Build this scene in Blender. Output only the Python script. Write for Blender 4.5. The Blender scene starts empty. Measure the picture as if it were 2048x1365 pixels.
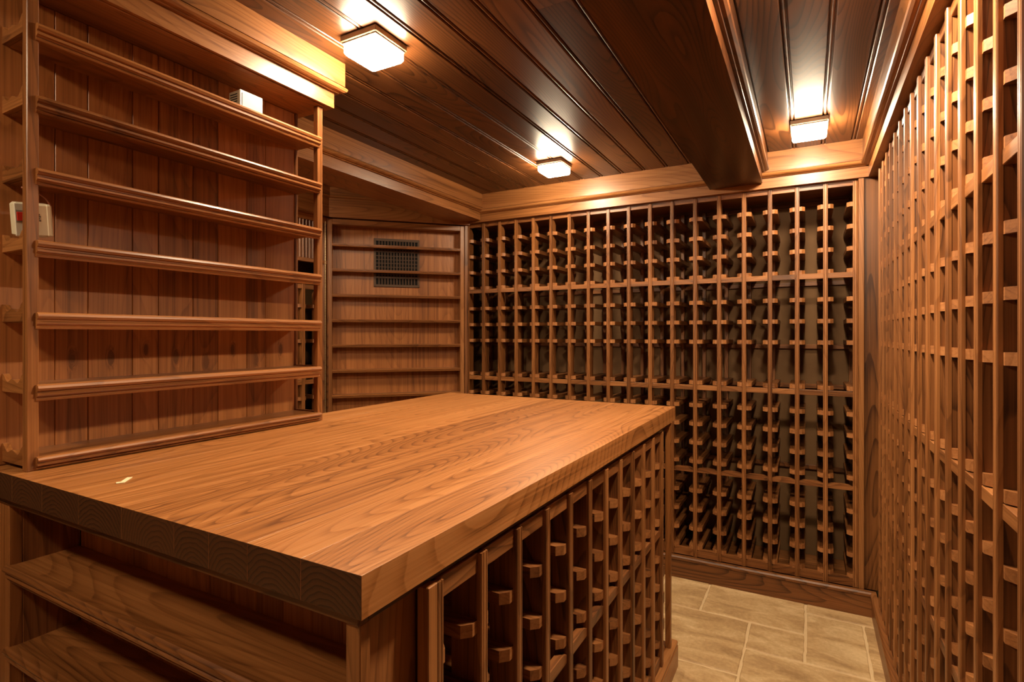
import bpy, math, random
from mathutils import Vector, Matrix

random.seed(7)
SC = bpy.context.scene
COL = SC.collection

# ------------------------------------------------------------------ camera
F_PX, YAW, HORIZON, CAM_H = 1085.0, 28.7, 669.5, 1.30
cam_d = bpy.data.cameras.new('camera')
cam_d.sensor_width = 36.0
cam_d.lens = F_PX / 2048 * 36.0
cam_d.shift_y = (HORIZON - 682.5) / 2048
cam_d.clip_start = 0.02
cam = bpy.data.objects.new('camera', cam_d)
cam.location = (0, 0, CAM_H)
cam.rotation_euler = (math.radians(90), 0, math.radians(YAW))
COL.objects.link(cam)
SC.camera = cam

# ------------------------------------------------------------------ world, exposure
w = bpy.data.worlds.new('world')
SC.world = w
w.use_nodes = True
w.node_tree.nodes['Background'].inputs[0].default_value = (1.0, 0.75, 0.5, 1)
w.node_tree.nodes['Background'].inputs[1].default_value = 0.02
LAMP_STRENGTH = 116.0
LAMP_COLOR = (1.0, 0.80, 0.54, 1)
vs = SC.view_settings
vs.view_transform = 'Standard'
vs.look = 'None'
vs.exposure = 0.7
vs.gamma = 1.0
vs.use_curve_mapping = False

# ------------------------------------------------------------------ room constants (metres)
ZC = 2.205            # ceiling boards' underside
ZL = 2.033            # underside of crown and rack tops
YR = 3.023            # front plane of the back rack
XRK = 0.265           # front plane of the right rack
XLF = -2.63           # front plane of the left rack
ZT, ZTB = 1.0175, 0.9645   # counter top, counter underside

# ------------------------------------------------------------------ materials
def nodes(name):
    m = bpy.data.materials.new(name)
    m.use_nodes = True
    nt = m.node_tree
    for n in list(nt.nodes):
        nt.nodes.remove(n)
    out = nt.nodes.new('ShaderNodeOutputMaterial')
    b = nt.nodes.new('ShaderNodeBsdfPrincipled')
    nt.links.new(b.outputs[0], out.inputs[0])
    return m, nt, b

def N(nt, kind, **kw):
    n = nt.nodes.new('ShaderNode' + kind)
    for k, v in kw.items():
        setattr(n, k, v)
    return n

def math_node(nt, op, a, b=None, c=None):
    n = N(nt, 'Math', operation=op)
    for i, v in enumerate((a, b, c)):
        if v is None:
            continue
        if isinstance(v, (int, float)):
            n.inputs[i].default_value = v
        else:
            nt.links.new(v, n.inputs[i])
    return n.outputs[0]

TONES = {  # dark, mid, light, roughness, ring-line strength, rings, fibre strength, streak strength
    'rack':    ((.052, .0165, .0045), (.190, .068, .0195), (.350, .142, .046), .42, .40, 11, .42, .50),
    'nib':     ((.150, .054, .0160), (.330, .132, .0420), (.480, .215, .080), .50, .25, 11, .40, .30),
    'counter': ((.150, .052, .0145), (.345, .134, .0380), (.480, .210, .072), .36, .40, 17, .60, .55),
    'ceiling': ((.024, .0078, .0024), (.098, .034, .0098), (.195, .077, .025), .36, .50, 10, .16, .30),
    'crown':   ((.110, .039, .0115), (.270, .106, .0320), (.400, .176, .062), .36, .34, 10, .42, .42),
    'shelf':   ((.085, .028, .0075), (.240, .089, .0250), (.390, .160, .050), .36, .30, 11, .45, .50),
    'panel':   ((.135, .045, .0120), (.330, .122, .0345), (.470, .190, .060), .40, .20, 8, .42, .62),
    'figured': ((.020, .0065, .002), (.076, .025, .0068), (.150, .056, .016), .34, .46, 14, .20, .55),
    'base':    ((.055, .018, .005), (.190, .070, .020), (.330, .130, .042), .38, .42, 12, .40, .50),
    'strip':   ((.085, .029, .008), (.255, .098, .0295), (.410, .176, .060), .40, .30, 10, .45, .55),
}
_mats = {}
def wood(tone, axis, knots=False):
    key = (tone, axis, knots)
    if key in _mats:
        return _mats[key]
    dark, mid, light, rough, fig, freq, fs, ss = TONES[tone]
    dark, mid, light = [(r_, g_ * .95, b_ * .88) for r_, g_, b_ in (dark, mid, light)]
    m, nt, b = nodes('wood_%s_%s%s' % (tone, axis, '_knots' if knots else ''))
    L = nt.links.new
    tc = N(nt, 'TexCoord')
    oi = N(nt, 'ObjectInfo')
    off = N(nt, 'VectorMath', operation='MULTIPLY')
    comb = N(nt, 'CombineXYZ')
    L(oi.outputs['Random'], comb.inputs[0]); L(oi.outputs['Random'], comb.inputs[1]); L(oi.outputs['Random'], comb.inputs[2])
    L(comb.outputs[0], off.inputs[0]); off.inputs[1].default_value = (13.7, 29.3, 17.1)
    add = N(nt, 'VectorMath', operation='ADD')
    L(tc.outputs['Object'], add.inputs[0]); L(off.outputs[0], add.inputs[1])
    src = add.outputs[0]
    if knots:   # bend the grain round a knot in the middle of each veneer strip
        sx = N(nt, 'SeparateXYZ'); L(tc.outputs['Object'], sx.inputs[0])
        dz = math_node(nt, 'ADD', sx.outputs[2], math_node(nt, 'MULTIPLY_ADD', oi.outputs['Random'], -.055, .315))
        d2 = math_node(nt, 'ADD', math_node(nt, 'MULTIPLY', math_node(nt, 'POWER', sx.outputs[1], 2), 16000),
                       math_node(nt, 'MULTIPLY', math_node(nt, 'POWER', dz, 2), 2600))
        kn = math_node(nt, 'EXPONENT', math_node(nt, 'MULTIPLY', d2, -1.0))
        kv = N(nt, 'CombineXYZ'); L(math_node(nt, 'MULTIPLY', kn, .016), kv.inputs[1]); L(math_node(nt, 'MULTIPLY', kn, .03), kv.inputs[0])
        a2 = N(nt, 'VectorMath', operation='ADD'); L(src, a2.inputs[0]); L(kv.outputs[0], a2.inputs[1]); src = a2.outputs[0]
    def mapped(al, ac, acz=None):
        mp = N(nt, 'Mapping')
        s = [ac, ac, acz or ac]; s['xyz'.index(axis)] = al
        mp.inputs['Scale'].default_value = s
        L(src, mp.inputs[0]); return mp.outputs[0]
    def noise(vec, scale, detail=2, rgh=.5, dist=0):
        n = N(nt, 'TexNoise'); n.inputs['Scale'].default_value = scale
        n.inputs['Detail'].default_value = detail; n.inputs['Roughness'].default_value = rgh
        n.inputs['Distortion'].default_value = dist
        L(vec, n.inputs['Vector']); return n.outputs['Fac']
    n1 = noise(mapped(.62, 4.8, 1.0 if tone == 'counter' else None), 1.0, 1.0, .4, .1)
    wob = noise(mapped(3.0, 30), 1.0, 2, .5)
    g = math_node(nt, 'MULTIPLY_ADD', wob, .35, math_node(nt, 'MULTIPLY', n1, freq * 3.6))
    saw = math_node(nt, 'FRACT', g)
    line = math_node(nt, 'SUBTRACT', math_node(nt, 'POWER', saw, 4.0),
                     math_node(nt, 'POWER', saw, 40))          # slow rise, sharp drop: earlywood to latewood
    fib = noise(mapped(3.0, 230), 1.0, 3, .65)
    streak = noise(mapped(.5, {'panel': 60, 'counter': 48, 'ceiling': 16, 'figured': 16}.get(tone, 34)), 1.0, 3, .6)
    tone_n = noise(mapped(.8, 3.0), 1.0, 1, .5)
    v = math_node(nt, 'MULTIPLY', math_node(nt, 'SUBTRACT', line, .18), -fig)
    v = math_node(nt, 'MULTIPLY_ADD', math_node(nt, 'SUBTRACT', fib, .5), 1.6 * fs, v)
    v = math_node(nt, 'MULTIPLY_ADD', math_node(nt, 'SUBTRACT', streak, .5), 1.6 * ss, v)
    v = math_node(nt, 'MULTIPLY_ADD', math_node(nt, 'SUBTRACT', tone_n, .5), .60, v)
    v = math_node(nt, 'MULTIPLY_ADD', math_node(nt, 'SUBTRACT', oi.outputs['Random'], .5), .26, v)
    v = math_node(nt, 'ADD', v, .5)
    if knots:
        v = math_node(nt, 'MULTIPLY_ADD', kn, -.62, v)
    ramp = N(nt, 'ValToRGB')
    e = ramp.color_ramp.elements
    e[0].position = .12; e[0].color = (*dark, 1)
    e[1].position = .88; e[1].color = (*light, 1)
    k = e.new(.5); k.color = (*mid, 1)
    L(v, ramp.inputs[0])
    L(ramp.outputs[0], b.inputs['Base Color'])
    b.inputs['Roughness'].default_value = rough
    rr = math_node(nt, 'MULTIPLY_ADD', fib, .16, rough - .08)
    L(rr, b.inputs['Roughness'])
    b.inputs['IOR'].default_value = 1.5
    bp = N(nt, 'Bump'); bp.inputs['Strength'].default_value = .04 if tone == 'ceiling' else .09; bp.inputs['Distance'].default_value = .0015
    L(fib, bp.inputs['Height']); L(bp.outputs[0], b.inputs['Normal'])
    _mats[key] = m
    return m

def end_grain():
    if 'end' in _mats:
        return _mats['end']
    m, nt, b = nodes('wood_end_grain')
    L = nt.links.new
    tc = N(nt, 'TexCoord'); oi = N(nt, 'ObjectInfo')
    sx = N(nt, 'SeparateXYZ'); L(tc.outputs['Object'], sx.inputs[0])
    n = N(nt, 'TexNoise'); n.inputs['Scale'].default_value = 22; n.inputs['Detail'].default_value = 2
    L(tc.outputs['Object'], n.inputs['Vector'])
    dx = math_node(nt, 'ADD', sx.outputs[0], math_node(nt, 'MULTIPLY_ADD', oi.outputs['Random'], .06, -.03))
    dz = math_node(nt, 'ADD', sx.outputs[2], math_node(nt, 'MULTIPLY_ADD', oi.outputs['Random'], .05, .03))
    rad = math_node(nt, 'SQRT', math_node(nt, 'ADD', math_node(nt, 'POWER', dx, 2), math_node(nt, 'POWER', dz, 2)))
    g = math_node(nt, 'MULTIPLY_ADD', n.outputs['Fac'], 2.2, math_node(nt, 'MULTIPLY', rad, 130))
    line = math_node(nt, 'POWER', math_node(nt, 'FRACT', g), 3)
    v = math_node(nt, 'MULTIPLY_ADD', line, .85, math_node(nt, 'MULTIPLY', oi.outputs['Random'], .3))
    r = N(nt, 'ValToRGB'); e = r.color_ramp.elements
    e[0].color = (.088, .029, .008, 1); e[1].color = (.022, .007, .002, 1)
    L(v, r.inputs[0]); L(r.outputs[0], b.inputs['Base Color'])
    b.inputs['Roughness'].default_value = .45
    _mats['end'] = m
    return m

def plain(name, color, rough=.5, metal=0, noise_amt=.08, emit=None, estr=0):
    if name in _mats:
        return _mats[name]
    m, nt, b = nodes(name)
    tc = N(nt, 'TexCoord'); n = N(nt, 'TexNoise'); n.inputs['Scale'].default_value = 18
    n.inputs['Detail'].default_value = 4
    nt.links.new(tc.outputs['Object'], n.inputs['Vector'])
    mx = N(nt, 'Mix', data_type='RGBA')
    nt.links.new(n.outputs['Fac'], mx.inputs['Factor'])
    mx.inputs['A'].default_value = (*[c * (1 - noise_amt) for c in color], 1)
    mx.inputs['B'].default_value = (*[min(1, c * (1 + noise_amt)) for c in color], 1)
    nt.links.new(mx.outputs['Result'], b.inputs['Base Color'])
    b.inputs['Roughness'].default_value = rough
    b.inputs['Metallic'].default_value = metal
    if emit:
        b.inputs['Emission Color'].default_value = emit
        b.inputs['Emission Strength'].default_value = estr
    _mats[name] = m
    return m

def stone():
    if 'stone' in _mats:
        return _mats['stone']
    m, nt, b = nodes('travertine')
    L = nt.links.new
    tc = N(nt, 'TexCoord'); oi = N(nt, 'ObjectInfo')
    comb = N(nt, 'CombineXYZ'); L(oi.outputs['Random'], comb.inputs[0]); L(oi.outputs['Random'], comb.inputs[1])
    sc = N(nt, 'VectorMath', operation='SCALE'); L(comb.outputs[0], sc.inputs[0]); sc.inputs['Scale'].default_value = 31
    ad = N(nt, 'VectorMath', operation='ADD'); L(tc.outputs['Object'], ad.inputs[0]); L(sc.outputs[0], ad.inputs[1])
    mp = N(nt, 'Mapping'); mp.inputs['Scale'].default_value = (5, 11, 5); mp.inputs['Rotation'].default_value = (0, 0, .5)
    L(ad.outputs[0], mp.inputs[0])
    n1 = N(nt, 'TexNoise'); n1.inputs['Scale'].default_value = 1.0; n1.inputs['Detail'].default_value = 7
    n1.inputs['Roughness'].default_value = .62; n1.inputs['Distortion'].default_value = .8
    L(mp.outputs[0], n1.inputs['Vector'])
    n2 = N(nt, 'TexNoise'); n2.inputs['Scale'].default_value = 70; n2.inputs['Detail'].default_value = 2
    L(ad.outputs[0], n2.inputs['Vector'])
    v = math_node(nt, 'MULTIPLY_ADD', math_node(nt, 'SUBTRACT', n2.outputs['Fac'], .5), .25, n1.outputs['Fac'])
    v = math_node(nt, 'MULTIPLY_ADD', math_node(nt, 'SUBTRACT', oi.outputs['Random'], .5), .12, v)
    r = N(nt, 'ValToRGB'); e = r.color_ramp.elements
    e[0].position = .30; e[0].color = (.36, .215, .095, 1)
    e[1].position = .72; e[1].color = (.72, .52, .285, 1)
    k = e.new(.5); k.color = (.54, .35, .168, 1)
    L(v, r.inputs[0])
    vo = N(nt, 'TexVoronoi'); vo.inputs['Scale'].default_value = 60; L(ad.outputs[0], vo.inputs['Vector'])
    pit = math_node(nt, 'LESS_THAN', vo.outputs['Distance'], .13)
    gate = math_node(nt, 'GREATER_THAN', n1.outputs['Fac'], .55)
    pit = math_node(nt, 'MULTIPLY', pit, gate)
    mx = N(nt, 'Mix', data_type='RGBA'); L(math_node(nt, 'MULTIPLY', pit, .7), mx.inputs['Factor'])
    L(r.outputs[0], mx.inputs['A']); mx.inputs['B'].default_value = (.80, .62, .38, 1)
    L(mx.outputs['Result'], b.inputs['Base Color'])
    b.inputs['Roughness'].default_value = .55
    bp = N(nt, 'Bump'); bp.inputs['Strength'].default_value = .25; bp.inputs['Distance'].default_value = .003
    L(n1.outputs['Fac'], bp.inputs['Height']); L(bp.outputs[0], b.inputs['Normal'])
    _mats['stone'] = m
    return m

# ------------------------------------------------------------------ geometry helpers
_mesh = {}
def mesh(key, verts, faces, mat, smooth=False):
    me = bpy.data.meshes.new('mesh')
    me.from_pydata(verts, [], faces)
    me.update()
    me.materials.append(mat)
    if smooth:
        for p in me.polygons:
            p.use_smooth = True
    if key is not None:
        _mesh[key] = me
    return me

def put(name, me, parent=None, loc=(0, 0, 0), rot=None):
    o = bpy.data.objects.new(name, me)
    COL.objects.link(o)
    o.location = loc
    if rot:
        o.rotation_euler = rot
    if parent is not None:
        o.parent = parent
    return o

def root(name, loc=(0, 0, 0), rz=0.0, label=None, cat=None, group=None, kind=None):
    o = bpy.data.objects.new(name, None)
    o.empty_display_size = .1
    COL.objects.link(o)
    o.location = loc
    o.rotation_euler = (0, 0, rz)
    return tag(o, label, cat, group, kind)

def tag(o, label=None, cat=None, group=None, kind=None):
    if label: o['label'] = label
    if cat: o['category'] = cat
    if group: o['group'] = group
    if kind: o['kind'] = kind
    return o

def long_axis(sx, sy, sz):
    return 'xyz'[[sx, sy, sz].index(max(sx, sy, sz))]

def box_geo(sx, sy, sz, c):
    hx, hy, hz = sx / 2, sy / 2, sz / 2
    if c <= 0:
        v = [(x, y, z) for x in (-hx, hx) for y in (-hy, hy) for z in (-hz, hz)]
        f = [(0, 1, 3, 2), (4, 6, 7, 5), (0, 4, 5, 1), (2, 3, 7, 6), (0, 2, 6, 4), (1, 5, 7, 3)]
        return v, f
    c = min(c, hx * .6, hy * .6, hz * .6)
    v, idx = [], {}
    for ix in (-1, 1):
        for iy in (-1, 1):
            for iz in (-1, 1):
                for a in range(3):
                    p = [ix * (hx - c), iy * (hy - c), iz * (hz - c)]
                    p[a] = (ix * hx, iy * hy, iz * hz)[a]
                    idx[ix, iy, iz, a] = len(v); v.append(tuple(p))
    f = []
    def quad(ids, nrm):
        p = [Vector(v[i]) for i in ids]
        if (p[1] - p[0]).cross(p[2] - p[0]).dot(Vector(nrm)) < 0:
            ids = ids[::-1]
        f.append(tuple(ids))
    for a in range(3):
        o1, o2 = [k for k in range(3) if k != a]
        for s in (-1, 1):
            ids = []
            for t1, t2 in ((-1, -1), (1, -1), (1, 1), (-1, 1)):
                k = [0, 0, 0]; k[a] = s; k[o1] = t1; k[o2] = t2
                ids.append(idx[k[0], k[1], k[2], a])
            n = [0, 0, 0]; n[a] = s
            quad(ids, n)
    for a in range(3):          # edges along axis a
        o1, o2 = [k for k in range(3) if k != a]
        for t1 in (-1, 1):
            for t2 in (-1, 1):
                k0 = [0, 0, 0]; k0[a] = -1; k0[o1] = t1; k0[o2] = t2
                k1 = list(k0); k1[a] = 1
                n = [0, 0, 0]; n[o1] = t1; n[o2] = t2
                quad([idx[(*k0, o1)], idx[(*k1, o1)], idx[(*k1, o2)], idx[(*k0, o2)]], n)
    for ix in (-1, 1):
        for iy in (-1, 1):
            for iz in (-1, 1):
                quad([idx[ix, iy, iz, 0], idx[ix, iy, iz, 1], idx[ix, iy, iz, 2]], (ix, iy, iz))
    return v, f

def box(name, x0, x1, y0, y1, z0, z1, mat, parent=None, c=.0012, axis=None, origin=(0, 0, 0)):
    """mat: a tone name (grain follows the long side) or a material; coordinates in the parent's frame."""
    sx, sy, sz = round(x1 - x0, 5), round(y1 - y0, 5), round(z1 - z0, 5)
    if isinstance(mat, str):
        mat = wood(mat, axis or long_axis(sx, sy, sz))
    key = ('box', sx, sy, sz, c, mat.name)
    me = _mesh.get(key) or mesh(key, *box_geo(sx, sy, sz, c), mat)
    return put(name, me, parent, ((x0 + x1) / 2, (y0 + y1) / 2, (z0 + z1) / 2))

def prism_geo(pts, axis, length):
    """extrude the outline from 0 to length; pts are (y,z) for x, (x,z) for y, (x,y) for z."""
    n = len(pts)
    def P(a, b, t):
        return {'x': (t, a, b), 'y': (a, t, b), 'z': (a, b, t)}[axis]
    v = [P(a, b, 0) for a, b in pts] + [P(a, b, length) for a, b in pts]
    area = sum(pts[i][0] * pts[(i + 1) % n][1] - pts[(i + 1) % n][0] * pts[i][1] for i in range(n))
    ccw = (area > 0) != (axis == 'y')
    f = []
    for i in range(n):
        j = (i + 1) % n
        q = (i, j, n + j, n + i)
        f.append(q if ccw else q[::-1])
    cap = tuple(range(n))
    f.append(cap[::-1] if ccw else cap)
    cap2 = tuple(range(n, 2 * n))
    f.append(cap2 if ccw else cap2[::-1])
    return v, f

def prism(name, pts, axis, length, loc, mat, parent=None, key=None, grain=None):
    if isinstance(mat, str):
        mat = wood(mat, grain or axis)
    k = ('prism', key, round(length, 5), mat.name) if key else None
    me = (_mesh.get(k) if k else None) or mesh(k, *prism_geo(pts, axis, length), mat)
    return put(name, me, parent, loc)

def tube_geo(pts, r, n=8):
    pts = [Vector(p) for p in pts]
    v, f = [], []
    for i, p in enumerate(pts):
        t = (pts[min(i + 1, len(pts) - 1)] - pts[max(i - 1, 0)]).normalized()
        a = t.cross(Vector((.3, .2, .93))).normalized(); b = t.cross(a)
        for k in range(n):
            th = 2 * math.pi * k / n
            v.append(tuple(p + r * (math.cos(th) * a + math.sin(th) * b)))
    for i in range(len(pts) - 1):
        for k in range(n):
            f.append((i * n + k, i * n + (k + 1) % n, (i + 1) * n + (k + 1) % n, (i + 1) * n + k))
    f.append(tuple(range(n))[::-1]); f.append(tuple(range((len(pts) - 1) * n, len(pts) * n)))
    return v, f

# crown profile: (projection from the lower face, height)
CROWN = [(0, 2.033), (0, 2.084), (.010, 2.084), (.012, 2.087), (.022, 2.088), (.029, 2.092), (.032, 2.097),
         (.030, 2.102), (.026, 2.1055), (.0215, 2.1055), (.0215, 2.1085), (.025, 2.1085), (.025, ZC + .004)]

def crown_ring(name, x0, x1, y0, y1, zshift, mat, parent=None, kind='structure'):
    """a boxed beam with the crown profile on all four sides and a flat underside."""
    v, f = [], []
    prof = [(o, min(z + zshift, ZC + .004)) for o, z in CROWN]
    for o, z in prof:
        v += [(x0 - o, y0 - o, z), (x1 + o, y0 - o, z), (x1 + o, y1 + o, z), (x0 - o, y1 + o, z)]
    for i in range(len(prof) - 1):
        for k in range(4):
            f.append((4 * i + k, 4 * i + (k + 1) % 4, 4 * i + 4 + (k + 1) % 4, 4 * i + 4 + k))
    f.append((3, 2, 1, 0))
    f.append(tuple(range(4 * len(prof) - 4, 4 * len(prof))))
    me = mesh(None, v, f, wood(mat, 'y'))
    o = put(name, me, parent)
    return tag(o, kind=kind) if parent is None else o

# ------------------------------------------------------------------ room shell
X0, X1, Y0, Y1 = -2.96, .60, -1.0, 3.36
tan = plain('tan_plaster', (.165, .079, .026), .75, noise_amt=.10)
def wall(name, x0, x1, y0, y1, label, mat=tan):
    return tag(box(name, x0, x1, y0, y1, 0, 2.4, mat, None, 0), label, kind='structure')
wall('wall_back', X0 - .05, X1 + .05, Y1, Y1 + .05, 'tan plastered wall behind the wide wine rack')
wall('wall_right', X1, X1 + .05, Y0, Y1, 'tan plastered wall behind the tall rack along the aisle')
wall('wall_left', X0 - .05, X0, Y0, Y1, 'tan plastered wall behind the rack with the louvre')
wall('wall_front', X0 - .05, X1 + .05, Y0 - .05, Y0, 'tan plastered wall closing the cellar')

floor = tag(box('floor', X0, X1, Y0, Y1, -.04, -.0030, plain('grout', (.70, .51, .29), .8), None, 0),
            'beige travertine floor of mixed rectangular tiles', kind='structure')
ft = floor.location.copy()
tiles = [(-.67, -.45, 2.667, 3.0), (-.45, -.014, 2.667, 3.0), (-.014, .30, 2.877, 3.0), (-.014, .212, 2.437, 2.877),
         (.212, .30, 2.437, 2.877), (-.67, -.235, 2.23, 2.667), (-.235, -.014, 2.437, 2.667), (-.235, .212, 1.995, 2.437),
         (.212, .30, 1.995, 2.437), (-.67, -.235, 1.995, 2.23)]
xs = [-.67 + .2205 * k for k in range(0, 5)]
y = 1.995; r = 0
while y > Y0:                       # the aisle towards the camera
    h = (.2205, .441, .30)[r % 3]
    cuts = [(-.67, -.45, -.014, .30), (-.67, -.235, .30), (-.67, -.45, -.235, .212, .30)][r % 3]
    for a, b in zip(cuts[:-1], cuts[1:]):
        tiles.append((a, b, max(y - h, Y0), y))
    y -= h; r += 1
y = 3.0; r = 0
while y > Y0:                       # the other aisle and the ground under the island
    h = (.441, .2205, .30)[r % 3]
    x = -.67; k = r
    while x > X0 + .3:
        wd = (.441, .2205, .33)[k % 3]
        tiles.append((max(x - wd, X0 + .28), x, max(y - h, Y0), y))
        x -= wd; k += 1
    y -= h; r += 1
st = stone()
def tile_mesh(wx, wy):
    """slab with hand-worked, slightly uneven edges and a worn arris."""
    out = []
    def side(p, q, nrm):
        n = max(2, int(math.dist(p, q) / .03))
        for i in range(n):
            t = i / n
            w_ = random.uniform(-.0022, .0022) if i else -.0015
            out.append((p[0] + (q[0] - p[0]) * t + nrm[0] * w_, p[1] + (q[1] - p[1]) * t + nrm[1] * w_))
    hx, hy = wx / 2, wy / 2
    side((-hx, -hy), (hx, -hy), (0, -1)); side((hx, -hy), (hx, hy), (1, 0))
    side((hx, hy), (-hx, hy), (0, 1)); side((-hx, hy), (-hx, -hy), (-1, 0))
    n = len(out)
    v = [(x, y, -.012) for x, y in out] + [(x, y, -.0026) for x, y in out] + \
        [(x * (1 - .0035 / hx), y * (1 - .0035 / hy), 0) for x, y in out]
    f = [(r_ * n + i, r_ * n + (i + 1) % n, r_ * n + n + (i + 1) % n, r_ * n + n + i) for r_ in (0, 1) for i in range(n)]
    f.append(tuple(range(2 * n, 3 * n)))
    return mesh(None, v, f, st)
for a, b, c_, d in tiles:
    g = .0048
    if b - a < .03 or d - c_ < .03:
        continue
    put('tile', tile_mesh(b - a - 2 * g, d - c_ - 2 * g), floor,
        ((a + b) / 2 - ft.x, (c_ + d) / 2 - ft.y, (random.random() - .5) * .0012 - ft.z))

# ceiling of tongue-and-groove boards
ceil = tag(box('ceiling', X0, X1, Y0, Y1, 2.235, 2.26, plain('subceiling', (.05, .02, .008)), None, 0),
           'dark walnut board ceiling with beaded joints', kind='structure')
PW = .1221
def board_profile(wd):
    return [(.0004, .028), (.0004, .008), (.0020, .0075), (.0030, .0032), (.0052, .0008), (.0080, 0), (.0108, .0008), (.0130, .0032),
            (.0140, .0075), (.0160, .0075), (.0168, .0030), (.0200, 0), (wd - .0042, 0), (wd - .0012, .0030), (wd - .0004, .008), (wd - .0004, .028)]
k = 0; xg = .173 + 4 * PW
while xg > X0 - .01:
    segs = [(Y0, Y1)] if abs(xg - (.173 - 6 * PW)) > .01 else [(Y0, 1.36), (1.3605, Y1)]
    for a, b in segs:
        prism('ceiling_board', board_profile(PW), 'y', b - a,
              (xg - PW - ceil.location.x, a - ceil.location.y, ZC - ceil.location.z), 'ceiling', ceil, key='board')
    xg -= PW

# crowns along the walls (outline in the wall's own frame, then extruded)
TALL = [(0, 2.024), (0, 2.140), (.008, 2.141), (.016, 2.145), (.019, 2.151), (.016, 2.157), (.0115, 2.158), (.0115, 2.161), (.014, 2.161), (.014, ZC + .004)]
def crown_run(name, axis, face, sgn, a, b, label, back=.022, prof=CROWN):
    """sgn: direction the crown projects along the other horizontal axis."""
    pts = [(face + sgn * o, z) for o, z in prof] + [(face - sgn * back, ZC + .004), (face - sgn * back, prof[0][1])]
    o = prism(name, pts, axis, b - a, (a, 0, 0) if axis == 'x' else (0, a, 0), 'crown')
    return tag(o, label, kind='structure')
crown_run('trim_1', 'x', 2.998, -1, -2.03, .30, 'walnut crown moulding along the top of the wide back rack', .36)
crown_run('trim_2', 'y', .242, -1, Y0, 3.0, 'walnut crown moulding along the top of the aisle rack', .35)
crown_run('trim_3', 'y', -2.585, 1, Y0, 2.44, 'walnut crown moulding above the louvre', .06, TALL)
# crown over the angled shelf door
dl = .92
pts = [(-o, z) for o, z in TALL] + [(.03, ZC + .004), (.03, 2.024)]
me = mesh(None, *prism_geo(pts, 'x', dl), wood('crown', 'x'))
o = put('trim_4', me, None, (-2.612, 2.355, 0), (0, 0, math.radians(45)))
tag(o, 'walnut crown moulding above the angled shelf door', kind='structure')
# beams
tag(crown_ring('trim_5', -.456, -.205, Y0, 2.99, .026, 'figured'), 'dark walnut ceiling beam running over the aisle')
tag(crown_ring('trim_6', -2.095, -1.871, Y0, 2.99, .010, 'crown'), 'walnut ceiling beam in front of the angled shelf door')
# filler panel in the corner and stiles beside the back rack
tag(box('trim_7', .222, .60, 3.02, 3.045, .11, 2.04, 'base', None, .001), 'dark figured walnut filler panel in the rack corner', kind='structure')
tag(box('trim_8', .203, .226, 3.006, 3.03, .11, 2.036, 'crown', None, .002), 'upright walnut stile at the end of the back rack', kind='structure')

# baseboards
BASE = [(0, 0), (.018, 0), (.018, .092), (.021, .094), (.024, .098), (.024, .108), (.018, .115), (0, .117)]
def base_run(name, axis, face, sgn, a, b, label):
    pts = [(face + sgn * (o - .018), z) for o, z in BASE]
    o = prism(name, pts, axis, b - a, (a, 0, 0) if axis == 'x' else (0, a, 0), 'base')
    return tag(o, label, kind='structure')
base_run('baseboard_back', 'x', 2.972, -1, -2.0, .27, 'walnut baseboard under the wide back rack')
base_run('baseboard_right', 'y', .252, -1, Y0, 2.975, 'walnut baseboard under the aisle rack')
base_run('baseboard_left', 'y', -2.60, 1, Y0, 2.42, 'walnut baseboard under the rack with the louvre')
tag(box('trim_9', -2.01, .26, 2.975, 3.03, 0.02, .098, 'rack', None, 0), 'walnut plinth under the wide back rack', kind='structure')
tag(box('trim_10', .255, .30, Y0, 2.975, 0.02, .098, 'rack', None, 0), 'walnut plinth under the aisle rack', kind='structure')

# ------------------------------------------------------------------ wine racks
PROUD = .008          # the face strips stand this far in front of the rungs
STRIP = [(-.010, .001), (-.010, -.0055), (-.0088, -.0078), (-.0058, -.0080), (-.0048, -.0040), (-.0038, -.0080),
         (.0038, -.0080), (.0048, -.0040), (.0058, -.0080), (.0088, -.0078), (.010, -.0055), (.010, .001)]
RUNG_H = .021
def rung_outline(lo, hi, depth):
    p = []
    p += [(lo, .0145), (lo + .014, .0005)] if lo < -.02 else [(lo, .0005)]
    p += [(hi - .014, .0005), (hi, .0145)] if hi > .02 else [(hi, .0005)]
    return p + [(hi, depth), (lo, depth)]

def rail_outline(wd, h=.026):
    return [(-wd / 2, 0), (wd / 2, 0), (wd / 2, h - .008), (wd / 2 - .018, h - .001), (wd / 2 - .032, h),
            (-wd / 2 + .032, h), (-wd / 2 + .018, h - .001), (-wd / 2, h - .008)]

ROWS = [1.931, 1.826, 1.721, 1.6165, 1.4815, 1.376, 1.2715, 1.052, .930, .829, .728, .627, .469, .366, .263, .163]
RAILS = [1.572, 1.0024, .559]
REAR = [1.99, 1.563, 1.223, 1.010, .572]

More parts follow.
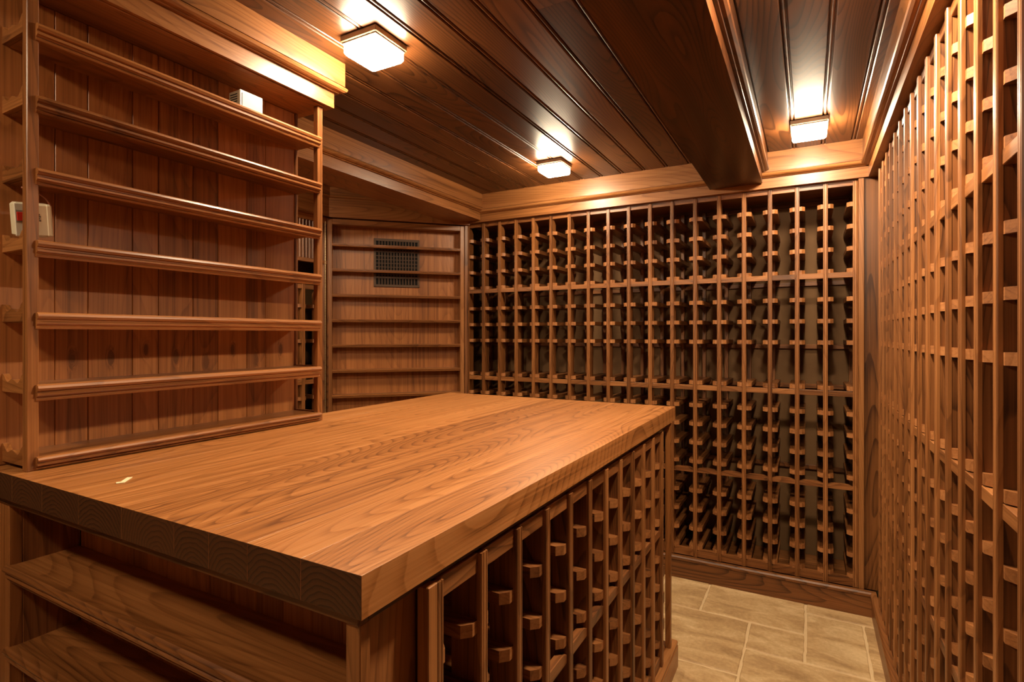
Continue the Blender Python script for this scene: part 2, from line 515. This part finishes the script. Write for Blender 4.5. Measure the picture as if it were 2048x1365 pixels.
def fill_rack(rt, pos, rows, rails, rear, ztop, zbot, depth, tone='rack', ends=(True, True), backs=True, topseg=True, hw=.034, skip=()):
    """pos: local x of the ladders; local y runs into the wall."""
    h = ztop - zbot
    up = [(-.0088, zbot), (-.0088, ztop)]
    for i, x in enumerate(pos):
        # upright, its top chamfered towards the back
        pts = [(0, 0), (.052, 0), (.052, h - .055), (.022, h - .012), (0, h)]
        k = ('upright', round(h, 4), tone)
        me = _mesh.get(k) or mesh(k, *prism_geo(pts, 'x', .0176), wood(tone, 'z'))
        u = put('upright', me, rt, (x - .0088, 0, zbot))
        k = ('strip', round(h, 4), tone)
        me = _mesh.get(k) or mesh(k, *prism_geo(STRIP, 'z', h), wood('strip', 'z'))
        put('face_strip', me, u, (.0088, 0, 0))
        lo = 0 if (i == 0 and ends[0]) else -hw
        hi = 0 if (i == len(pos) - 1 and ends[1]) else hw
        k = ('rung', lo, hi, depth, tone)
        me = _mesh.get(k)
        if me is None:
            me = mesh(k, *prism_geo(rung_outline(lo, hi, depth), 'z', RUNG_H), wood(tone, 'y'))
            me.materials.append(wood('nib', 'x'))
            for p in me.polygons:
                if p.normal.y < -.5 and p.center.y < .05:
                    p.material_index = 1
        for z in (rows[:-1] if i in skip else rows):
            put('rung', me, rt, (x, 0, z - RUNG_H))
        if backs:
            box('rear_upright', x - .0095, x + .0095, depth - .03, depth, zbot, ztop - .02, tone, rt)
    for a, b in zip(pos[:-1], pos[1:]):
        wd = round(b - a - .018, 4)
        for z in rails:
            if z > .8:
                box('rail', a + .009, b - .009, -.0005, .0175, z, z + .026, 'strip', rt)
                continue
            prism('rail', rail_outline(wd), 'y', .018, ((a + b) / 2, -.0005, z), tone, rt, key='rail%.4f' % wd, grain='x')
        prism('bottom_rail', rail_outline(wd, .040), 'y', .018, ((a + b) / 2, -.0005, zbot), tone, rt, key='brail%.4f' % wd, grain='x')
        if topseg:
            box('top_rail', a + .009, b - .009, -.0005, .018, ztop - .022, ztop + .004, tone, rt)
    xa, xb = pos[0], pos[-1]
    if backs:
        for z in rear:
            box('rear_rail', xa, xb, depth, depth + .014, z, z + .024, tone, rt)
    box('bottom_board', xa, xb, .018, depth, zbot - .006, zbot + .006, tone, rt, axis='x')

PITCH = .1213
# wide rack on the back wall
XB0 = -1.871 - PITCH
bk = root('wine_rack', (XB0, YR + PROUD, .1), 0, 'wide walnut wine rack filling the back wall behind the island', 'wine rack', 'walnut wine racks')
fill_rack(bk, [i * PITCH for i in range(18)] + [.192 - XB0], [z - .1 for z in ROWS], [z - .1 for z in RAILS],
          [z - .1 for z in REAR], ZL - .1 - .004, .006, .31, skip=(0, 1, 2, 3))
box('end_stile', -.036, -.011, -.022, .03, .0, ZL - .1, 'rack', bk, .003)

# rack along the right-hand aisle
YR0 = 1.1636 + 14 * .1197
rr = root('wine_rack', (XRK + PROUD, YR0 - .010, .1), math.radians(-90), 'tall walnut wine rack lining the narrow aisle', 'wine rack', 'walnut wine racks')
fill_rack(rr, [i * .1197 for i in range(18)], [z - .1 for z in ROWS], [z - .1 for z in RAILS],
          [z - .1 for z in REAR], 2.018 - .1, .006, .305, ends=(True, False))

# rack on the left wall with a louvre above
lr = root('wine_rack', (XLF, 1.44, .1), math.radians(90), 'walnut wine rack with a slatted louvre above it beside the angled shelf door', 'wine rack', 'walnut wine racks')
fill_rack(lr, [2.225 - 1.44 + .1197 * (i - 17) for i in range(19)], [z - .1 for z in ROWS[4:]], [z - .1 for z in RAILS[1:]] + [1.572 - .1],
          [z - .1 for z in REAR[1:]], 1.602 - .1, .006, .30, topseg=False)
box('louvre_frame_rail', -1.27, .9576, -.012, .012, 1.735 - .1, 1.757 - .1, 'rack', lr)
box('louvre_frame_rail', -1.27, .9576, -.012, .012, 1.985 - .1, 2.03 - .1, 'rack', lr)
for i in range(93):
    s = box('louvre_slat', -.003, .003, -.012, .012, 1.757 - .1, 1.985 - .1, 'rack', lr, .001)
    s.location.x = .9422 - i * .0238
    s.rotation_euler.z = math.radians(38)
box('louvre_backing', -1.27, .9576, .03, .04, 1.74 - .1, 2.03 - .1, 'rack', lr)
box('jamb', .9576, .985, -.020, .03, .0, 1.93, 'rack', lr, .003)
box('jamb', -1.29, -1.27, -.020, .03, .0, 1.93, 'rack', lr, .003)

# ------------------------------------------------------------------ shelf mouldings
# nosing outline: (projection, height); height measured from the shelf's top
NOSE = [(0, 0), (.012, .001), (.017, -.002), (.0195, -.007), (.017, -.012), (.013, -.0135), (.013, -.0165), (.0155, -.0185),
        (.0155, -.0225), (.011, -.0245), (.0085, -.027), (.0105, -.0295), (.0085, -.0335), (0, -.0335)]
def nose_small():
    return [(0, 0), (.008, 0), (.0115, -.003), (.0115, -.007), (.008, -.010), (.008, -.0125), (.0055, -.018), (0, -.018)]

def scallop(depth, h0=-.018, n=40):
    """side rail of an open shelf end with a wavy top; from the back (0) to the post (depth)."""
    kn = [(0, .020), (.26, .004), (.48, .010), (.74, .003), (1, .022)]
    top = []
    for i in range(n + 1):
        t = i / n
        for (t0, a), (t1, b) in zip(kn[:-1], kn[1:]):
            if t0 <= t <= t1:
                u = (t - t0) / (t1 - t0)
                top.append((t * depth, a + (b - a) * (1 - math.cos(math.pi * u)) / 2))
                break
    return [(0, h0), (depth, h0)] + top[::-1]

# ------------------------------------------------------------------ shelf unit standing on the counter
SF, SB, SY0, SY1 = -1.405, -1.525, .497, 1.268
su = root('shelf_unit', (-1.465, .88, ZT), 0, 'tall open walnut shelf unit standing on the counter', 'shelf unit')
def L3(x, y, z):
    return (x + 1.465, y - .88, z - ZT)
def sbox(name, x0, x1, y0, y1, z0, z1, tone, parent=su, c=.0015, axis=None):
    return box(name, x0 + 1.465, x1 + 1.465, y0 - .88, y1 - .88, z0 - ZT, z1 - ZT, tone, parent, c, axis)
ZU = 2.048
for a in (SY0, SY1 - .0205):
    sbox('post', SF - .0205, SF, a, a + .0205, ZT, ZU, 'shelf')
seams = [.490, .591, .6565, .7546, .818, .9107, .9846, 1.078, 1.1434, 1.256]
for a, b in zip(seams[:-1], seams[1:]):
    me = mesh(None, *box_geo(.012, b - a - .0008, ZU - ZT - .002, .0014), wood('panel', 'z', True))
    put('back_plank', me, su, L3(SB - .006, (a + b) / 2, (ZU + ZT) / 2))
sbox('back_edge', SB - .014, SB + .002, 1.2565, 1.268, ZT, ZU, 'shelf')
for k in range(7):
    zc = 1.0355 + .1498 * k
    zt = zc + .010
    s = sbox('shelf', SB, SF - .004, SY0 + .012, SY1 - .004, zt - .020, zt, 'shelf', c=.001, axis='y')
    sq = .78 if k == 0 else 1.0
    n = mesh(None, *prism_geo([(a, b * sq) for a, b in NOSE], 'y', SY1 - SY0 - .0412 + .012), wood('shelf', 'y'))
    nz = put('nosing', n, s, (0, 0, 0))
    nz.location = Vector(L3(SF - .006, SY0 + .0146, zt)) - s.location
    for yy in (SY0 + .001, SY1 - .013):
        far = yy > 1
        pts = [(a, b if b < -.01 or not far else min(b, .003)) for a, b in scallop(SF - .0205 - SB)]
        ks = 'scal_far' if far else 'scal'
        me = _mesh.get(ks) or mesh(ks, *prism_geo(pts, 'y', .011), wood('shelf', 'x'))
        e = put('end_rail', me, su, L3(SB, yy, zt))
sbox('top_board', SB - .014, SF + .01, SY0, SY1, ZU, ZU + .010, 'shelf', axis='y')
crw = crown_ring('crown', -1.56 + 1.465, -1.385 + 1.465, .455 - .88, 1.298 - .88, .0, 'crown', su)
crw.location.z = -ZT + .019
# trim crown so that it stops at the ceiling
for vtx in crw.data.vertices:
    vtx.co.z = min(vtx.co.z, ZC - .019 - .0005)

# ------------------------------------------------------------------ counter
ct = root('countertop', (-.99, 1.32, ZTB), 0, 'thick walnut plank countertop of the island with a square edge', 'countertop')
cuts = [-1.530, -1.40, -1.27, -1.13, -.988, -.839, -.753, -.667, -.562, -.459]
for a, b in zip(cuts[:-1], cuts[1:]):
    v, f = box_geo(b - a, 1.70, ZT - ZTB, .0003)
    me = mesh(None, v, f, wood('counter', 'y'))
    me.materials.append(end_grain())
    for p in me.polygons:
        if abs(p.normal.y) > .9:
            p.material_index = 1
    put('plank', me, ct, ((a + b) / 2 + .99, .002, (ZT - ZTB) / 2))

# ------------------------------------------------------------------ island base
ib = root('island_cabinet', (-.99, 1.33, 0), 0, 'walnut island base with bottle rack side and open shelves at its end', 'cabinet')
def ibox(name, x0, x1, y0, y1, z0, z1, tone='rack', parent=ib, c=.0012, axis=None):
    return box(name, x0 + .99, x1 + .99, y0 - 1.33, y1 - 1.33, z0, z1, tone, parent, c, axis)
ZB = ZTB - .0005
ibox('plinth', -1.50, -.462, .50, 2.155, 0, .082, 'figured', axis='y')
# moulded base along the aisle side
pts = [(0, 0), (.0, .080), (-.004, .084), (-.004, .087), (-.001, .090), (-.001, .096), (-.006, .100), (-.03, .100), (-.03, 0)]
prism('base_moulding', pts, 'y', 2.178 - .488, (-.450 + .99, .488 - 1.33, 0), plain('metal_plinth', (.30, .17, .075), .42) if False else 'crown', ib)
ibox('deck', -1.50, -.475, .50, 2.155, .082, .098, 'rack', axis='y')
# frame under the counter
ibox('top_frame', -1.50, -.474, .482, .500, ZB - .016, ZB, 'figured')
ibox('top_frame', -.492, -.474, .500, 2.15, ZB - .016, ZB, 'figured')
# open shelves on the near end
ibox('corner_post', -.499, -.475, .486, .504, .10, ZB - .016, 'shelf')
ibox('stile', -1.530, -1.455, .486, .508, .10, ZB - .016, 'shelf', axis='z')
ibox('side_panel', -1.468, -1.455, .508, .612, .10, ZB - .016, 'rack', axis='z')
ibox('side_panel', -.505, -.492, .504, .612, .10, ZB - .016, 'rack', axis='z')
npl = 14
for i in range(npl):
    a = -1.455 + (.956 / npl) * i
    ibox('back_plank', a + .0004, a + .956 / npl - .0004, .612, .624, .10, ZB - .016, 'panel', axis='z', c=.0016)
for zt in (.820, .650, .480, .310, .140):
    s = ibox('shelf', -1.455, -.505, .494, .612, zt - .018, zt, 'shelf', c=.001, axis='x')
    prof = [(-a, b) for a, b in NOSE]
    n = mesh(None, *prism_geo(prof, 'x', .966), wood('shelf', 'x'))
    nz = put('nosing', n, s)
    nz.location = Vector((-1.463 + .99, .496 - 1.33, zt)) - s.location
# stile where the shelves meet the bottle rack
ibox('stile', -.482, -.462, .603, .625, .10, ZB - .016, 'shelf', axis='z')
# bottle rack facing the aisle
IROWS = [.837, .734, .632, .500, .398, .296, .194]
ipos_y = [.641 - .010 + .1228 * i for i in range(12)]
irk = root('bottle_rack', (-.463 + .99 - PROUD, .641 - 1.33, .10), math.radians(90))
irk.parent = ib
# rack pieces are parts of the island: build them in a turned frame, then hang them on the cabinet
fill_rack(irk, [yv - .641 for yv in ipos_y], [z - .10 for z in IROWS], [.572 - .10], [], ZB - .018 - .10, .002, .30, ends=(True, False), backs=False, topseg=False, hw=.038)
for a, b in zip(ipos_y[:-1], ipos_y[1:]):
    box('top_rail', a - .641 + .009, b - .641 - .009, -.0005, .018, ZB - .018 - .10 - .032, ZB - .018 - .10, 'rack', irk)
mw = Matrix.Translation(irk.location) @ Matrix.Rotation(math.radians(90), 4, 'Z')
for o in [c for c in irk.children]:
    l = mw @ o.location
    o.parent = ib
    o.location = l
    o.rotation_euler.z += math.radians(90)
bpy.data.objects.remove(irk)
ibox('rack_back', -.86, -.845, .624, 2.02, .10, ZB, 'rack', axis='z')
# open far end: slim corner post and wavy end rails
ibox('corner_post', -.4835, -.4635, 2.105, 2.125, .10, ZB, 'shelf')
ibox('corner_post', -.86, -.84, 2.105, 2.125, .10, ZB, 'shelf')
ibox('top_frame', -.86, -.474, 2.107, 2.123, ZB - .032, ZB - .001, 'shelf')
for z in IROWS:
    k = 'scal_island'
    me = _mesh.get(k) or mesh(k, *prism_geo(scallop(.34), 'y', .014), wood('shelf', 'x'))
    put('end_rail', me, ib, (-.83 + .99, 2.108 - 1.33, z - .012))
# closed store on the other side
ibox('side_panel', -1.530, -1.515, .508, 2.13, .10, ZB, 'rack', axis='z')
ibox('end_panel', -1.515, -.86, 2.10, 2.12, .10, ZB, 'rack', axis='z')

# ------------------------------------------------------------------ angled shelf door
dr = root('door_1', (-2.619, 2.401, 0), math.radians(45), 'walnut door fitted with narrow shelves set across the corner', kind='structure')
DW, DZ0, DZ1, DD = .862, .03, 2.020, .085
box('stile', .002, .028, -.006, DD, DZ0, DZ1, 'crown', dr, .002)
box('stile', DW - .028, DW - .002, -.006, DD, DZ0, DZ1, 'crown', dr, .002)
box('top_rail', .028, DW - .028, -.006, DD, DZ1 - .034, DZ1, 'crown', dr, .002)
box('bottom_rail', .028, DW - .028, -.006, DD, DZ0, DZ0 + .07, 'crown', dr, .002)
for i in range(3):
    a = .028 + (DW - .056) / 3 * i
    box('back_veneer', a, a + (DW - .056) / 3, DD - .006, DD + .006, DZ0, DZ1, 'panel', dr, .0004, 'z')
for i in range(12):
    zt = 1.870 - .1582 * i
    s = box('shelf', .028, DW - .028, .004, DD - .006, zt - .012, zt, 'shelf', dr, .0008, 'x')
    n = _mesh.get('dnose') or mesh('dnose', *prism_geo([(-a, b) for a, b in nose_small()], 'x', DW - .052), wood('shelf', 'x'))
    nz = put('nosing', n, s)
    nz.location = Vector((.026, .006, zt)) - s.location
hv, hf = [], []
z = .06
brass = plain('brass', (.62, .47, .27), .30, .85)
while z < 2.0:
    v, f = box_geo(.006, .006, .0115, .001)
    off = len(hv)
    hv += [(a, b, c + z) for a, b, c in v]; hf += [tuple(i + off for i in q) for q in f]
    z += .0165
v, f = box_geo(.004, .010, 1.94, 0)
off = len(hv); hv += [(a, b + .004, c + 1.03) for a, b, c in v]; hf += [tuple(i + off for i in q) for q in f]
put('hinge', mesh(None, hv, hf, brass), dr, (-.012, -.012, 0))
box('jamb', -.045, -.016, -.014, .06, 0, 2.03, 'rack', dr, .002)
box('jamb', DW, DW + .022, -.012, .06, 0, 2.03, 'rack', dr, .002)

# register grille let into the door's back panel
gr = root('vent_grille', (-2.619, 2.401, 1.60), math.radians(45), 'brown slotted vent grille in the angled shelf door', 'vent grille')
gx0, gx1, gz0, gz1 = .281, .575, .010, .325
yb = DD - .0065
dk = plain('bronze_grille', (.085, .040, .016), .5)
black = plain('vent_dark', (.006, .004, .003), .9)
box('backing', gx0 + .012, gx1 - .012, yb - .0015, yb - .0005, gz0 + .01, gz1 - .01, black, gr, 0)
for z0, z1 in ((gz0, gz0 + .016), (gz1 - .016, gz1)):
    box('frame_rail', gx0, gx1, yb - .008, yb - .0005, z0, z1, dk, gr, .001)
for x0, x1 in ((gx0, gx0 + .014), (gx1 - .014, gx1)):
    box('frame_stile', x0, x1, yb - .008, yb - .0005, gz0, gz1, dk, gr, .001)
nb = 14
stp = (gx1 - gx0 - .028) / nb
for i in range(1, nb):
    x = gx0 + .014 + stp * i
    box('slat', x - .0032, x + .0032, yb - .008, yb - .002, gz0 + .016, gz1 - .016, dk, gr, .0008)
for z in (.066, .235):
    box('cross_bar', gx0 + .014, gx1 - .014, yb - .007, yb - .0015, z, z + .014, dk, gr, .0008)
for i in range(6):
    z = .090 + i * .024
    box('louvre_blade', gx0 + .014, gx1 - .014, yb - .0035, yb - .0016, z, z + .005, dk, gr, .0004)

# ------------------------------------------------------------------ ceiling lights
glass = plain('lamp_glass', (.9, .9, .88), .35, emit=LAMP_COLOR, estr=LAMP_STRENGTH, noise_amt=.01)
bronze = plain('lamp_bronze', (.26, .19, .125), .42, .35)
def rounded_square(h, r, n=4):
    p = []
    for cx_, cy_, a0 in ((h - r, h - r, 0), (-h + r, h - r, 90), (-h + r, -h + r, 180), (h - r, -h + r, 270)):
        for i in range(n + 1):
            a = math.radians(a0 + 90 * i / n)
            p.append((cx_ + r * math.cos(a), cy_ + r * math.sin(a)))
    return p
def lamp(x, y, label, glass=glass):
    t = root('ceiling_light', (x, y, ZC - .0005), 0, label, 'ceiling light', 'square flush ceiling lights')
    box('base', -.071, .071, -.071, .071, -.019, 0, bronze, t, .002)
    box('base_rim', -.067, .067, -.067, .067, -.024, -.019, bronze, t, .001)
    prof = rounded_square(.066, .010)
    small = [(a * .93, b * .93) for a, b in prof]
    n = len(prof)
    v = [(a, b, -.024) for a, b in prof] + [(a, b, -.048) for a, b in prof] + [(a, b, -.055) for a, b in small]
    f = []
    for r_ in (0, 1):
        for i in range(n):
            j = (i + 1) % n
            f.append((r_ * n + i, (r_ + 1) * n + i, (r_ + 1) * n + j, r_ * n + j))
    f.append(tuple(range(2 * n, 3 * n))[::-1])
    put('glass_shade', mesh(None, v, f, glass), t)
    return t
lamp(-1.175, 1.262, 'square glowing ceiling light beside the shelf unit')
lamp(-1.178, 2.615, 'square glowing ceiling light near the angled shelf door')
lamp(.0005, 2.650, 'square glowing ceiling light above the floor at the end of the aisle')
lamp(-1.175, -.42, 'square glowing ceiling light above the walkway before the island shelves',
     plain('lamp_glass_dim', (.9, .9, .88), .35, emit=LAMP_COLOR, estr=LAMP_STRENGTH * 1.35, noise_amt=.01))
lamp(-2.36, 1.262, 'square glowing ceiling light behind the shelf unit')
lamp(.0005, 1.262, 'square glowing ceiling light above the aisle, halfway along the island',
     plain('lamp_glass_bright', (.9, .9, .88), .35, emit=LAMP_COLOR, estr=LAMP_STRENGTH * 2.75, noise_amt=.01))

# ------------------------------------------------------------------ small things
white = plain('white_plastic', (.72, .66, .54), .45, noise_amt=.03)
# sensor box on the top shelf
zs = 1.0355 + .1498 * 6 + .0105
tb = root('thermostat', (-1.456, 1.026, zs), 0, 'small pale climate sensor box on the top shelf of the shelf unit', 'thermostat')
shellm = plain('beige_plastic', (.42, .33, .22), .5, noise_amt=.04)
box('shell', -.026, .022, -.037, .037, 0, .060, shellm, tb, .003)
box('bezel', .0215, .026, -.037, .037, .004, .060, white, tb, .002)
box('window', .0255, .0275, -.031, .031, .010, .052, plain('window_plastic', (.27, .25, .20), .45, noise_amt=.02), tb, .001)
for i in range(6):
    box('vent_slot', -.018, .014, -.0376, -.0365, .012 + i * .007, .015 + i * .007, black, tb, 0)

# keypad leaning behind the near post
zk = 1.0355 + .1498 * 3 + .0105
kp = root('keypad', (-1.468, .5275, zk + .0150), 0, 'white plastic keypad with a red button leaning behind the shelf post', 'keypad')
kp.rotation_euler = (math.radians(7), math.radians(10), 0)
cream = plain('cream_plastic', (.70, .60, .42), .42, noise_amt=.03)
box('body', -.013, .013, -.030, .031, 0, .072, cream, kp, .005)
box('front_panel', .0125, .0160, -.0305, -.004, .002, .070, white, kp, .0016)
box('side_cover', -.012, .0145, .0225, .0345, .001, .071, cream, kp, .004)
box('red_button', .0158, .0180, -.0275, -.014, .034, .052, plain('red_plastic', (.62, .035, .020), .4), kp, .0015)
box('button_bezel', .0155, .0166, -.0290, -.012, .031, .056, plain('grey_plastic', (.30, .25, .20), .5), kp, .0012)
for i, h in enumerate((.0035, .0022, .0035, .0022)):
    box('lettering', .0128, .0134, .0105, .0105 + h, .034 + i * .0042, .0372 + i * .0042, plain('ink', (.10, .07, .05), .6), kp, 0)
cp = []
for i in range(17):
    t = i / 16
    cp.append((-.018 + .004 * math.sin(t * 3), -.005 + .047 * math.sin(min(1, t * 1.25) * 1.9) * (1 if t < .8 else 1), .102 - .075 * t ** 1.6))
put('cable', mesh(None, *tube_geo(cp, .0022), plain('cable_red', (.30, .095, .045), .5), True), kp)

# strip of masking tape on the counter
tp = root('tape_strip', (-1.160, .562, ZT), math.radians(-44), 'short strip of pale masking tape stuck on the countertop', 'tape')
tm = plain('masking_tape', (.80, .68, .42), .7)
box('strip', -.021, .021, -.0045, .0045, .0002, .0010, tm, tp, 0)
o = box('folded_end', .014, .024, -.009, .0035, .0008, .0016, tm, tp, 0)
o.rotation_euler.z = .35
